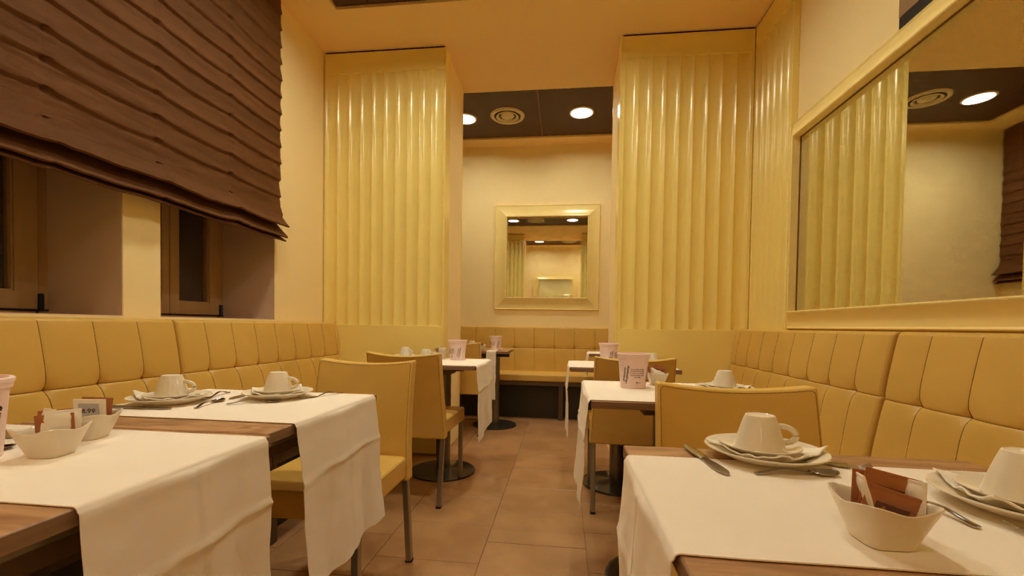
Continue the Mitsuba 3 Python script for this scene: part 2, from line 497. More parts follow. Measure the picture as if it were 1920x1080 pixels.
vent = Proto('ceiling_vent')
vent.add('outer_ring', lathe([(0.128, 0.001), (0.132, -0.012), (0.145, -0.016), (0.163, -0.010), (0.170, 0.001)], 44, True), 'mat_vent', 40)
vent.add('middle_ring', lathe([(0.080, 0.004), (0.096, -0.016), (0.106, -0.018), (0.112, -0.014), (0.100, 0.004)], 44, True), 'mat_vent', 40)
vent.add('inner_disc', lathe([(0.0, -0.020), (0.03, -0.020), (0.058, -0.014), (0.070, 0.0), (0.066, 0.004), (0.0, 0.004)], 44), 'mat_vent', 40)
vent.add('dark_core', lathe([(0.0, -0.002), (0.129, -0.002), (0.129, 0.002), (0.0, 0.002)], 32), 'mat_black', False)
vent.place('round cream air vent in the back room ceiling between two downlights', 'air vent', T().translate([-0.58, 4.305, ZC + 0.017]), 'ceiling vents')
vent.place('round cream air vent above the middle of the room, in the far row', 'air vent', T().translate([-0.56, 2.32, ZC + 0.017]), 'ceiling vents')
vent.place('round cream air vent above the front tables, seen in the back mirror', 'air vent', T().translate([-0.56, 1.42, ZC + 0.017]), 'ceiling vents')
vent.place('round cream air vent of the bay behind the camera, seen in the back mirror', 'air vent', T().translate([0.118, -0.72, ZC + 0.017]), 'ceiling vents')


# ------------------------------------------------------------------ windows
def window(n, y0, y1, split):
    """A wooden window of two casements in the left wall; the meeting stiles at split."""
    key = struct(f'window_{n}', None)
    xa, xb = XL - 0.405, XL - 0.360
    z0, z1 = SILL + 0.005, HEAD
    part(key, 'frame', join(cbox(xa, xb, y0, y0 + 0.035, z0, z1), cbox(xa, xb, y1 - 0.042, y1, z0, z1), cbox(xa, xb, y0, y1, z0, z0 + 0.012), cbox(xa, xb, y0, y1, z1 - 0.04, z1)), 'mat_frame_wood')
    for a, b, fa, fb in ((y0 + 0.038, split - 0.003, 0.055, 0.048), (split, y1 - 0.045, 0.058, 0.082)):
        za, zb = z0 + 0.018, z1 - 0.045
        s = numbered(f'{key}__sash')
        m = cut(cbox(xa + 0.01, xb + 0.014, a, b, za, zb, 0.004), box(xa - 0.1, xb + 0.1, a + fa, b - fb, za + 0.072, zb - 0.07))
        scene[s] = mikit.ply(m, 'mat_frame_wood')
        scene[f'{s}__pane'] = mikit.ply(box(xa + 0.028, xa + 0.032, a + fa - 0.003, b - fb + 0.003, za + 0.069, zb - 0.067), 'mat_pane')
        bead = cut(cbox(xa + 0.034, xb + 0.006, a + fa - 0.001, b - fb + 0.001, za + 0.071, zb - 0.069, 0.001), box(xa - 0.1, xb + 0.1, a + fa + 0.006, b - fb - 0.006, za + 0.079, zb - 0.077))
        scene[f'{s}__glazing_bead'] = mikit.ply(bead, 'mat_frame_wood')
        labels[f'{s}__pane'] = {'label': 'dark night glass'}
    part(key, 'hinge', cbox(xb + 0.012, xb + 0.030, y1 - 0.052, y1 - 0.036, z0 + 0.012, z0 + 0.085, 0.004), 'mat_black', label='black corner hinge')
    part(key, 'seal', join(box(xa + 0.012, xb + 0.004, y1 - 0.0455, y1 - 0.0415, z0, z1), box(xa + 0.012, xb + 0.004, y0, y1, z0 + 0.012, z0 + 0.019)), 'mat_black', label='black rubber seal')
    return key


window(1, *W1, 1.17)
window(2, *W2, 2.205)
window(3, *W3, 4.39)


# ------------------------------------------------------------------ roman blinds
def roman_blind(label, y0, y1, xwall, s, ztop, zflat, cords, seed, cell=0.015, out=0.0):
    """Blind before the wall at xwall; s=+1 faces +x. Flat pleated cloth down to zflat, then three folds."""
    ny = int((y1 - y0) / cell) + 2
    prof = []                                   # (distance from the wall, z, crease weight)
    nz = int((ztop - zflat) / 0.0074)
    for k in range(nz + 1):
        z = ztop + (zflat - ztop) * k / nz
        u = ((z - zflat) / 0.104) % 1.0         # a pleat every 10 cm: leans out to a crease
        prof.append((0.048 + 0.012 * (1 - u) ** 3, z, 1.0 if min(u, 1 - u) < 0.1 else 0.25))
    folds = [(0.064, -0.016), (0.088, -0.043), (0.110, -0.068), (0.120, -0.077), (0.112, -0.082), (0.085, -0.062), (0.055, -0.044), (0.032, -0.040), (0.028, -0.055), (0.050, -0.080),
             (0.082, -0.116), (0.100, -0.137), (0.103, -0.144), (0.095, -0.148), (0.070, -0.130), (0.036, -0.112), (0.030, -0.120), (0.058, -0.143), (0.086, -0.162), (0.091, -0.168), (0.085, -0.170), (0.048, -0.145)]
    prof += [(a, zflat + b, 0.6) for a, b in folds]
    nk = len(prof)
    V = np.zeros((ny, nk, 3))
    ys = np.linspace(y0, y1, ny)
    for k, (dx, z, cw) in enumerate(prof):
        p = np.stack([ys * 2.3, np.full(ny, z * 5.0), np.full(ny, 0.37 + seed)], -1)
        q = np.stack([ys * 9.0, np.full(ny, z * 16.0), np.full(ny, 1.7 + seed)], -1)
        w = (meshkit.fbm(p, 3, seed) - 0.5) * 0.020 + (meshkit.fbm(q, 3, seed + 5) - 0.5) * 0.012
        crease = sum(np.exp(-((ys - c) / 0.009) ** 2) for c in cords) * 0.0045
        q3 = np.stack([ys * 30.0, np.full(ny, z * 34.0) - ys * 12, np.full(ny, 3.7 + seed)], -1)
        w = w + (meshkit.fbm(q3, 2, seed + 7) - 0.5) * 0.009 - crease
        sag = np.zeros(ny)
        pin = np.zeros(ny)
        cs = [y0 - 0.05] + list(cords) + [y1 + 0.03]
        for a, b in zip(cs[:-1], cs[1:]):
            on = (ys >= a) & (ys < b)
            sag[on] += 0.009 * (1 - (2 * (ys[on] - a) / (b - a) - 1) ** 2)
        for c in cords:
            pin += np.exp(-((ys - c) / 0.016) ** 2)
        e = np.minimum(ys - y0, y1 - ys)
        V[:, k, 0] = xwall + s * (out + dx + w * (0.7 + 0.5 * cw) - 0.010 * cw * pin - 0.006 * np.exp(-(e / 0.03) ** 2))
        zz = z - sag * (0.4 + 0.6 * cw) * min(1.0, (ztop - z) / 0.3) + 0.010 * pin * cw
        if k > nz:
            zz = zz + (meshkit.fbm(p * [2, 1, 1], 3, seed + 9) - 0.5) * 0.02
        V[:, k, 2] = zz
        edge = np.clip(1 - e / 0.06, 0, 1)
        d = (meshkit.noise(np.array([[0.1, z * 22, 0.2 + seed]]), seed)[0] - 0.5) * 0.012
        V[:, k, 1] = ys + np.where(ys > (y0 + y1) / 2, 1, -1) * edge * d
    key = numbered('roman_blind')
    tag(key, label, 'blind')
    m = sheet(V, 0.0018)
    part(key, 'cloth', m, 'mat_blind', 50)
    a = sorted((xwall + s * 0.003, xwall + s * (0.04 + out)))
    part(key, 'head_rail', cbox(a[0], a[1], y0 + 0.01, y1 - 0.01, ztop - 0.045, ztop - 0.005, 0.003), 'mat_wood_dark')
    return key


roman_blind('wide dark brown roman blind half drawn over the two left windows', 0.40, 2.592, XL, 1, 3.03, 1.675, (0.90, 1.325, 1.745, 2.17), 3)
roman_blind('dark brown roman blind on the back room window, seen in the long mirror', 3.96, 4.975, XL, 1, 3.03, 1.66, (4.22, 4.62), 11, 0.022)
# brown panel with a black slot high on the right wall above the mirror, towards the camera
key = tag(numbered('wall_panel'), 'dark brown wall panel with a black slot high above the long mirror', 'wall panel')
part(key, 'board', cbox(XR - 0.006, XR, 0.30, 1.912, 2.224, 2.90, 0.001), 'mat_brown_board')
part(key, 'slot', cbox(XR - 0.004, XR, 0.30, 1.912, 2.160, 2.223, 0.001), 'mat_black')



# ------------------------------------------------------------------ upholstered benches
def bench(label, length, cells, nx_c, z_t, front, seat_front, depth_back, tr, legs, group, z_top=0.995, seed=0, zs=0.475, top_x=0.0, low_x=0.09):
    """Local: x along the bench from 0 to length, the room towards -y. front(z) is the y of the backrest's face, the wall behind at y=0.
    cells: the x of the vertical seams."""
    key = numbered('banquette_bench')
    tag(key, label, 'bench', group)
    zb = zs - 0.01
    xs = sorted(set(np.round(np.concatenate([np.linspace(0, length, int(length / 0.011) + 1)] + [c + np.array([-0.006, -0.003, -0.0012, 0, 0.0012, 0.003, 0.006]) for c in cells] + [np.array([0, .003, .007, .012, length - .012, length - .007, length - .003, length])]), 5)))
    xs = np.array([x for x in xs if 0 <= x <= length])
    zsamp = np.array(sorted(set(np.round(np.concatenate([np.linspace(zb, z_top, int((z_top - zb) / 0.012) + 1), z_t + np.array([-.006, -.003, -.0012, 0, .0012, .003, .006]), np.array([z_top - .003, z_top - .007, z_top - .013])]), 5))))
    X, Z = np.meshgrid(xs, zsamp, indexing='ij')
    edges = np.array([0.0] + list(cells) + [length])

    def disp(X, Z):
        i = np.clip(np.searchsorted(edges, X, side='right') - 1, 0, len(edges) - 2)
        u = (X - edges[i]) / (edges[i + 1] - edges[i])
        d = np.minimum(u, 1 - u) * (edges[i + 1] - edges[i])
        puff = 0.0032 * (1 - np.exp(-d / 0.014)) + 0.0030 * np.sin(np.pi * u)
        lo = Z < z_t
        v = np.where(lo, (Z - zb) / (z_t - zb), (z_top - Z) / (z_top - z_t))
        dz = np.abs(Z - z_t)
        puff += 0.0032 * (1 - np.exp(-dz / 0.014)) + 0.0030 * np.sin(np.pi * np.clip(v, 0, 1))
        for c in cells:
            r2 = (X - c) ** 2 + (Z - z_t) ** 2
            puff -= 0.010 * np.exp(-r2 / 0.013 ** 2) + 0.006 * np.exp(-r2 / 0.036 ** 2)
            puff -= 0.0012 * np.exp(-((X - c - 0.012 * np.clip((z_t - Z) / 0.2, 0, 1)) / 0.004) ** 2)
        puff -= 0.003 * np.exp(-(dz / 0.003) ** 2)
        puff += 0.004 * (meshkit.fbm(np.stack([X * 7 + seed * 3.1, Z * 7, X * 0 + 0.3], -1), 2, seed) - 0.5)
        ex = np.minimum(X, length - X)
        r = 0.018
        puff -= np.where(ex < r, r - np.sqrt(np.maximum(r * r - (r - ex) ** 2, 0)), 0) * 0.8
        et = z_top - Z
        puff -= np.where(et < r, r - np.sqrt(np.maximum(r * r - (r - et) ** 2, 0)), 0) * 0.9
        return puff
    Y = front(Z) - disp(X, Z)
    F = np.stack([X, Y, Z], -1)
    nu, nv = X.shape
    B = np.stack([X, np.full_like(X, -0.004), Z], -1)
    N = nu * nv
    idx = np.arange(N).reshape(nu, nv)
    ring = np.concatenate([idx[0, :], idx[1:, -1], idx[-1, -2::-1], idx[-2:0:-1, 0]])
    nxt = np.roll(ring, -1)
    side = np.vstack([np.stack([ring, nxt, nxt + N], 1), np.stack([ring, nxt + N, ring + N], 1)])
    corners = np.array([[idx[0, 0], idx[-1, 0], idx[-1, -1]], [idx[0, 0], idx[-1, -1], idx[0, -1]]]) + N
    # the flat back is one fan over its ring
    cen = len(F.reshape(-1, 3)) * 2
    fan = np.stack([np.full(len(ring), cen), nxt + N, ring + N], 1)
    m = trimesh.Trimesh(np.vstack([F.reshape(-1, 3), B.reshape(-1, 3), [[length / 2, -0.004, (zb + z_top) / 2]]]), np.vstack([grid_faces(nu, nv), side[:, ::-1], fan]), process=False)
    m.remove_unreferenced_vertices()
    m.fix_normals()

    def put(nm, mm, mat, sm=False, label=None):
        k = numbered(f'{key}__{nm}')
        scene[k] = {**mikit.ply(mm, mat, sm), 'to_world': tr}
        if label:
            labels[k] = {'label': label}
    put('back_cushion', m, 'mat_leather', 50)
    # seams: thin dark cords lying in the grooves
    for c in cells:
        zz = np.linspace(zb + 0.01, z_top - 0.012, 40)
        xx = c + 0.012 * np.clip((z_t - zz) / 0.2, 0, 1)
        yy = front(zz) - disp(xx, zz) - 0.0003
        put('stitched_seam', tube(np.stack([xx, yy, zz], 1), 0.0010, 5), 'mat_seam')
    xx = np.linspace(0.008, length - 0.008, int(length / 0.01))
    zz = np.full_like(xx, z_t)
    put('stitched_seam', tube(np.stack([xx, front(zz) - disp(xx, zz) - 0.0002, zz], 1), 0.0010, 5), 'mat_seam')
    # seat
    put('seat_cushion', soft_box(0.002, length - 0.002, seat_front, -depth_back, zs - 0.075, zs, 0.016, 0.09), 'mat_leather', 40)
    put('base_board', cbox(0.0, length, seat_front + 0.02, -0.01, zs - 0.12, zs - 0.076, 0.002), 'mat_wood_dark', label='dark rail under the seat')
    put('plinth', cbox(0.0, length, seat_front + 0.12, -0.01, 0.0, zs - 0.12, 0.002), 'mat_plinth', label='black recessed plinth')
    for x in legs:
        put('leg', cbox(x - 0.024, x + 0.024, seat_front + 0.03, seat_front + 0.078, 0, zs - 0.12, 0.003), 'mat_wood_dark')
    return key


sl = lambda z: -(0.104 + 0.17 * np.clip(0.995 - z, 0, 1))
# left wall: room towards +x. local x -> -y world? rotate so that local -y points to +x: rz=+90 gives local x -> +y, local y -> -x
LT = lambda y0: T().translate([XL, y0, 0]).rotate([0, 0, 1], 90)
bench('tufted ochre leather bench section under the left window, nearest the camera', 1.465, [1.465 - 0.175 - 0.17 * k for k in range(8)][::-1], 9, 0.752, sl, -0.605, 0.16, LT(0.302), (0.05, 1.40), 'tufted wall benches', seed=1)
bench('tufted ochre leather bench section on the left, reaching to the fluted panel', 1.392, [0.157 + 0.1715 * k for k in range(8)], 9, 0.752, sl, -0.605, 0.16, LT(1.772), (0.02, 1.33), 'tufted wall benches', seed=2)
RT = lambda y1: T().translate([XR, y1, 0]).rotate([0, 0, 1], -90)
bench('tufted ochre leather bench section on the right, reaching to the fluted corner', 1.432, [0.075 + 0.172 * k for k in range(8)], 9, 0.752, sl, -0.605, 0.16, RT(3.160), (0.05, 1.37), 'tufted wall benches', z_top=0.99, seed=3)
bench('tufted ochre leather bench section under the long mirror, nearest the camera', 1.40, [0.151 + 0.172 * k for k in range(8)], 9, 0.748, lambda z: sl(z) - 0.006, -0.605, 0.16, RT(1.704), (0.05, 1.36), 'tufted wall benches', z_top=0.99, seed=4)
sb = lambda z: -(0.05 + 0.05 * np.clip(0.98 - z, 0, 1))
bench('wide tufted ochre leather bench along the end wall under the square mirror', 3.04, [0.11 + 0.2265 * k for k in range(13)], 12, 0.742, sb, -0.44, 0.06, T().translate([-1.79, YB, 0]), (0.3, 1.78, 2.75), 'tufted wall benches', z_top=0.983, seed=5, zs=0.482)

# ------------------------------------------------------------------ chairs
chair = Proto('dining_chair')


def chair_bend(v):
    v = np.array(v, float)
    t = np.clip((v[:, 2] - 0.37) / 0.465, 0, 1)
    v[:, 0] *= 1.0 + 0.07 * (1 - t) - 0.02 * np.sin(np.pi * t)
    v[:, 1] += 0.075 * t ** 1.5 - 0.022 * (1 - (v[:, 0] / 0.21) ** 2) * -1.0 * (0.4 + 0.6 * t)
    v[:, 2] -= 0.019 * np.clip((v[:, 2] - 0.6) / 0.23, 0, 1) * (1 - (v[:, 0] / 0.205) ** 2)
    return v


# local: seat towards -y, back at y 0..; feet at z=0
bk = soft_box(-0.205, 0.205, -0.028, 0.028, 0.365, 0.840, 0.009, 0.022)
bk.vertices = chair_bend(bk.vertices)
chair.add('backrest', bk, 'mat_leather', 40)


def seam_loop(y, inset=0.005, r=0.014):
    pts = []
    x0, x1, z0, z1 = -0.203 + inset, 0.203 - inset, 0.385, 0.838 - inset
    for z in np.linspace(z0, z1 - r, 22): pts.append((x0, y, z))
    for a in np.linspace(0, np.pi / 2, 7)[1:]: pts.append((x0 + r - r * np.cos(a), y, z1 - r + r * np.sin(a)))
    for x in np.linspace(x0 + r, x1 - r, 24)[1:]: pts.append((x, y, z1))
    for a in np.linspace(0, np.pi / 2, 7)[1:]: pts.append((x1 - r + r * np.sin(a), y, z1 - r + r * np.cos(a)))
    for z in np.linspace(z1 - r, z0, 22)[1:]: pts.append((x1, y, z))
    return chair_bend(pts)


chair.add('piping', tube(seam_loop(-0.0277), 0.0010, 6), 'mat_stitch', 40)
chair.add('piping', tube(seam_loop(0.0277), 0.0010, 6), 'mat_stitch', 40)
st = soft_box(-0.208, 0.208, -0.435, -0.005, 0.375, 0.462, 0.016, 0.03)
sv = np.array(st.vertices)
sv[:, 2] += np.where(sv[:, 2] > 0.44, 0.010 * (1 - (sv[:, 0] / 0.214) ** 4) * (1 - ((sv[:, 1] + 0.22) / 0.215) ** 4), 0)
st.vertices = sv
chair.add('seat', st, 'mat_leather', 40)
lp_ = [(-0.200, -0.422), (0.200, -0.422), (0.200, -0.002), (-0.200, -0.002), ]
loop = []
for a, b in zip(lp_, lp_[1:] + lp_[:1]):
    loop += [(a[0] + (b[0] - a[0]) * t, a[1] + (b[1] - a[1]) * t, 0.4555) for t in np.linspace(0, 1, 8)[:-1]]
chair.add('seat_seam', tube([(x * 1.033, y * 1.0 + (-0.0105 if y < -0.2 else 0.0), 0.452) for x, y, z in loop], 0.0012, 6, True), 'mat_stitch', 40)
for sx in (-1, 1):
    leg = cbox(-0.0125, 0.0125, -0.0125, 0.0125, 0, 0.40, 0.003)
    leg.apply_translation([sx * 0.190, -0.405, 0])
    chair.add('leg', leg, 'mat_steel')
for sx in (-1, 1):
    leg = cbox(-0.0125, 0.0125, -0.0125, 0.0125, 0, 0.375, 0.003)
    v = np.array(leg.vertices); v[:, 1] += 0.055 * (1 - v[:, 2] / 0.375); leg.vertices = v
    leg.apply_translation([sx * 0.198, 0.0, 0])
    chair.add('leg', leg, 'mat_steel')
for sx in (-1, 1):
    for fy in (-0.405, 0.055):
        ft = cbox(-0.0135, 0.0135, -0.0135, 0.0135, 0, 0.012, 0.002)
        ft.apply_translation([sx * (0.190 if fy < 0 else 0.198), fy, 0])
        chair.add('foot_cap', ft, 'mat_black', label='black foot cap')

CH = 'ochre leather dining chairs'
chair.place('ochre leather dining chair facing the camera at the left table with two cups', 'chair', at(-0.818, 1.685, 0, 0), CH)
chair.place('ochre leather dining chair seen from behind, second from the front on the left', 'chair', at(-0.845, 2.335, 0, 180 - 2), CH)
chair.place('ochre leather dining chair just beyond the front right table, facing the camera', 'chair', at(0.468, 1.19, 0, -1.0), CH)
chair.place('ochre leather dining chair seen from behind, past the right table with the pink tub', 'chair', at(0.372, 2.385, 0, 180), CH)
chair.place('ochre leather dining chair standing in the opening beyond the left pink tub', 'chair', at(-0.926, 3.87, 0, 180), CH)


# ------------------------------------------------------------------ tables
def table(label, x0, x1, y0, y1, bx, by, group='wooden cafe tables', inset=0.20):
    key = numbered('cafe_table')
    tag(key, label, 'table', group)
    part(key, 'tabletop', cbox(x0, x1, y0, y1, 0.7262, 0.75, 0.0015), 'mat_wood')
    part(key, 'edge_band', cut(cbox(x0 - 0.0012, x1 + 0.0012, y0 - 0.0012, y1 + 0.0012, 0.7255, 0.7485, 0.001), box(x0 + 0.001, x1 - 0.001, y0 + 0.001, y1 - 0.001, 0.7, 0.8)), 'mat_wood_edge')
    for a in (x0 + 0.025, x1 - 0.05) if inset < 0.1 else ():
        part(key, 'under_rail', cbox(a, a + 0.025, y0 + 0.02, y1 - 0.02, 0.706, 0.7262), 'mat_steel', label='pale metal rail under the top')
    part(key, 'under_frame', cut(cbox(x0 + inset, x1 - inset, y0 + inset - 0.01, y1 - inset + 0.01, 0.672, 0.706), box(x0 + inset + 0.03, x1 - inset - 0.03, y0 + inset + 0.02, y1 - inset - 0.02, 0.6, 0.8)), 'mat_wood_dark')
    part(key, 'cross_arm', join(cbox(bx - 0.14, bx + 0.14, by - 0.03, by + 0.03, 0.682, 0.7262), cbox(bx - 0.03, bx + 0.03, by - 0.14, by + 0.14, 0.682, 0.7262)), 'mat_black_metal')
    c = lathe([(0, 0.02), (0.047, 0.02), (0.047, 0.675), (0, 0.675)], 28); c.apply_translation([bx, by, 0])
    part(key, 'column', c, 'mat_column', 40, label='brushed dark metal column')
    d = lathe([(0, 0.0), (0.214, 0.0), (0.218, 0.005), (0.216, 0.011), (0.20, 0.016), (0.08, 0.026), (0.05, 0.034), (0, 0.034)], 56); d.apply_translation([bx, by, 0])
    part(key, 'base_disc', d, 'mat_black_metal', 30, label='polished black round base')
    return key


table('wooden table cut off by the left edge, before the table with two cups', -1.24, -0.612, 0.300, 0.853, -0.93, 0.60, inset=0.04)
table('wooden table with two cups between the left bench and its chair', -1.235, -0.628, 0.860, 1.417, -0.92, 1.12, inset=0.04)
table('wooden table at the front right, its setting and sugar bowl closest to the camera', 0.128, 0.755, 0.352, 0.905, 0.44, 0.62)
table('wooden table with a pink tub behind the front right chair', 0.097, 0.72, 1.432, 1.980, 0.40, 1.73)
table('wooden table with a pink tub left of the opening, in front of the left pier', -1.20, -0.505, 2.485, 3.03, -0.79, 2.86)
table('wooden table with a pink tub right of the opening, behind the second right chair', 0.050, 0.68, 2.582, 3.09, 0.355, 2.80)
table('wooden table of the back room, its bare corner jutting out on the left', -1.05, -0.508, 4.00, 4.50, -0.66, 4.27)
table('wooden table of the back room on the right, mostly hidden behind the pier', 0.245, 0.86, 3.92, 4.47, 0.55, 4.20)


# ------------------------------------------------------------------ runners
def runner(label, xe, s, x_in, y0, y1, drop, seed, tr=None, crease=(0.13, 0.5), flare=0.0, tail=None):
    """White runner: lies on the table from x_in to the edge xe, hangs down beyond it (s: direction of the hanging end), y0..y1 wide."""
    zt = 0.7518
    R = 0.006
    nv = int((y1 - y0) / 0.009) + 2
    vs = np.linspace(0, 1, nv)
    L = abs(xe - x_in)
    us = np.concatenate([np.linspace(0, L - 0.004, int(L / 0.03) + 2), L + np.array([0.0, 0.003, 0.006, 0.0095]), np.linspace(0.013, drop, int(drop / 0.009)) + L])
    V = np.zeros((len(us), nv, 3))
    h_end = drop
    for i, u in enumerate(us):
        a = u - L
        y = y0 + (y1 - y0) * vs
        if a <= 0:
            wob = 0.0007 * meshkit.noise(np.stack([np.full(nv, u * 14), y * 14, np.full(nv, seed + 0.5)], -1), seed)
            e = 0.0035 * (meshkit.noise(np.array([[u * 9, 0.3, seed]]), seed)[0] - 0.5)
            ye = y + np.where(vs < 0.5, 1, -1) * e * np.abs(2 * vs - 1)
            V[i] = np.stack([np.full(nv, x_in + s * u), ye, zt + wob], -1)
            continue
        if a < 0.0095:
            th = a / R
            X, Z = xe + s * (R * math.sin(th)), zt - R * (1 - math.cos(th))
            V[i] = np.stack([np.full(nv, X), y, np.full(nv, Z)], -1)
            continue
        b = a - 0.0095
        g = b / drop
        q = np.stack([y * 9, np.full(nv, b * 2.0), np.full(nv, seed * 1.3)], -1)
        q2 = np.stack([y * 24, np.full(nv, b * 14), np.full(nv, seed * 2.3)], -1)
        off = 0.032 * g ** 0.8 * (meshkit.fbm(q, 2, seed) - 0.42) + 0.009 * g ** 0.5 * (meshkit.fbm(q2, 3, seed + 3) - 0.5) + flare * g
        off += 0.014 * g * (0.5 + 0.5 * np.cos((vs - 0.15) * 14 + seed))
        cz = b - crease[0] - 0.004 * np.sin(vs * 5 + seed)
        off += 0.0042 * np.exp(-(cz / 0.005) ** 2) + 0.006 * np.clip(1 - np.abs(cz) / 0.10, 0, 1)
        off += -0.0045 * np.exp(-((vs - crease[1]) / 0.014) ** 2) + 0.007 * np.clip(1 - np.abs(vs - crease[1]) / 0.22, 0, 1)
        off = np.maximum(off, -0.001) + 0.003
        ed = np.clip(1 - np.minimum(vs, 1 - vs) / 0.35, 0, 1)
        wav = (meshkit.fbm(np.array([[b * 13, 0.7, seed + 1.1]]), 3, seed)[0] - 0.5) * 0.014 * min(1, g * 3)
        wav2 = (meshkit.fbm(np.array([[b * 13, 4.7, seed + 7.1]]), 3, seed)[0] - 0.5) * 0.014 * min(1, g * 3)
        ye = y + ed * np.where(vs < 0.5, wav, wav2)
        zz = zt - R - b + 0.012 * g * (meshkit.fbm(np.stack([y * 12, y * 0, y * 0 + seed], -1), 2, seed) - 0.5)
        if tail is not None:
            zz = zz - tail * g * np.clip(1 - vs / 0.9, 0, 1)
        V[i] = np.stack([xe + s * (R + off), ye, zz], -1)
    key = numbered('table_runner')
    tag(key, label, 'table runner', 'white linen table runners')
    d = mikit.ply(sheet(V, 0.0016), 'mat_cloth', 50)
    if tr is not None:
        d['to_world'] = tr
    scene[key] = d
    return key


runner('white linen runner on the front left table, holding two sugar bowls', -0.6108, 1, -1.238, 0.478, 0.832, 0.405, 1, tail=0.01)
runner('white linen runner under the two cups on the left table', -0.6268, 1, -1.233, 0.955, 1.388, 0.405, 2, tail=0.02, flare=0.022)
runner('white linen runner on the front right table under the sugar bowl', 0.1268, -1, 0.754, 0.472, 0.826, 0.42, 3)
runner('white linen runner under the pink tub on the second right table', 0.0958, -1, 0.718, 1.436, 1.955, 0.385, 4, flare=0.012)
runner('white linen runner under the pink tub on the table before the left pier', -0.5038, 1, -1.19, 2.490, 3.015, 0.40, 5, tail=0.05, flare=0.012)
runner('white linen runner on the right table at the edge of the opening', 0.0488, -1, 0.67, 2.587, 3.075, 0.43, 6)
# in the back room the runners hang towards the camera / the aisle
runner('narrow white linen runner hanging from the back room table with the bare corner', 3.9988, -1, 4.49, 0.612, 0.704, 0.45, 7, tr=T().rotate([0, 0, 1], 90))
runner('white linen runner on the hidden right back room table, just a corner in view', 0.2438, -1, 0.85, 3.935, 4.28, 0.20, 8)

# ------------------------------------------------------------------ crockery
cup = Proto('coffee_cup')
H = 0.0605
outer = [(0.0, H - 0.0025), (0.0190, H - 0.0025), (0.0210, H - 0.001), (0.0228, H), (0.0246, H - 0.0008), (0.0258, H - 0.004)]
for k in range(1, 11):
    t = k / 10
    outer.append((0.0258 + (0.0432 - 0.0258) * (t ** 0.92), H - 0.004 - (H - 0.004) * t))
inner = [(0.0408, 0.0)] + [(0.0408 - (0.0408 - 0.0228) * (t ** 1.1), 0.001 + (H - 0.008) * t) for t in np.linspace(0.05, 1, 8)] + [(0.0, H - 0.0065)]
cup.add('body', lathe(outer + inner, 56), 'mat_porcelain', 40)
hp = []
for a in np.linspace(-0.15, 1.08, 22):
    th = math.pi * a
    hp.append((0.0365 + 0.0235 * math.sin(th) + 0.003 * (1 - math.cos(th)) - 0.004, 0, 0.027 + 0.0150 * math.cos(th)))
cup.add('handle', tube(hp, 0.0042, 10, flat=1.25), 'mat_porcelain', 60)
saucer = Proto('saucer')
saucer.add('dish', lathe([(0, 0.00372), (0.03132, 0.00372), (0.0348, 0.005115), (0.05046, 0.01023), (0.06438, 0.016275), (0.066555, 0.01674), (0.067425, 0.015345), (0.0522, 0.006975), (0.03654, 0.00093), (0.03132, 0), (0.02871, 0.00093), (0, 0.001395)], 60), 'mat_porcelain', 40)
plate = Proto('dinner_plate')
plate.add('dish', lathe([(0, 0.0048434), (0.05742, 0.0048434), (0.06438, 0.0066597), (0.07134, 0.012109), (0.0957, 0.022401), (0.099615, 0.022764), (0.10049, 0.020827), (0.07308, 0.0082338), (0.05742, 0.0026639), (0.05568, 0), (0.0522, 0), (0.05046, 0.0024217), (0, 0.0030271)], 72), 'mat_porcelain', 40)


def napkin_mesh(seed, side=0.142, fold=1):
    n = 36
    g = np.linspace(-1, 1, n)
    U, Vv = np.meshgrid(g, g, indexing='ij')
    X, Y = U * side / 2, Vv * side / 2
    X, Y = (X - Y) * 0.7071, (X + Y) * 0.7071            # corners along the axes
    r = np.sqrt(X ** 2 + Y ** 2)
    Z = np.interp(r, [0, 0.056, 0.070, 0.098, 0.115], [0.0092, 0.0098, 0.0170, 0.0265, 0.0315])
    under = np.clip((r - 0.042) / 0.026, 0, 1)
    wv = (meshkit.fbm(np.stack([X * 26, Y * 26, X * 0 + seed], -1), 3, seed) - 0.35) * 0.013 + 0.004 * np.maximum(0, np.sin(np.arctan2(Y, X) * 9 + seed))
    Z = Z + np.maximum(wv, 0) * under
    return sheet(np.stack([X, Y, Z], -1), 0.0022)


napkins = [Proto('paper_napkin') for _ in range(3)]
for i, nproto in enumerate(napkins):
    nproto.add('sheet', napkin_mesh(11 + i * 5), 'mat_napkin', 50)

ZT = 0.7530
NAP_LIFT = 0.0


def setting(px, py, cx, cy, where, hrot, nrot, nk, nap=True):
    plate.place(f'white plate {where}', 'plate', at(px, py, ZT), 'white plates')
    if nap:
        napkins[nk].place(f'white paper napkin under the saucer {where}', 'napkin', at(px, py, ZT, nrot), 'paper napkins')
    saucer.place(f'white saucer {where}', 'saucer', at(cx, cy, ZT + 0.0125), 'white saucers')
    cup.place(f'upside-down white coffee cup {where}', 'cup', at(cx, cy, ZT + 0.0207, hrot), 'upside-down coffee cups')


setting(-1.118, 1.128, -1.112, 1.126, 'at the bench end of the left table', 16, 12, 0)
setting(-0.884, 1.270, -0.884, 1.270, 'at the chair end of the left table', 10, -8, 1)
setting(0.370, 0.842, 0.362, 0.843, 'on the front right table, before the chair', -8, -9, 2)
setting(0.618, 0.648, 0.614, 0.648, 'cut off by the right edge of the photo', 60, 30, 0)
setting(0.607, 1.715, 0.607, 1.715, 'on the second right table, above a chair back', 90, 5, 1)
setting(-1.062, 2.862, -1.062, 2.862, 'on the table before the left pier, bench side', -20, 15, 2)
setting(-0.850, 2.655, -0.850, 2.655, 'on the table before the left pier, aisle side', -10, 0, 0)
setting(0.552, 2.760, 0.552, 2.760, 'on the right table at the opening', 60, 0, 1)
setting(-0.895, 4.25, -0.895, 4.25, 'on the back room table with the bare corner', 0, 0, 2)


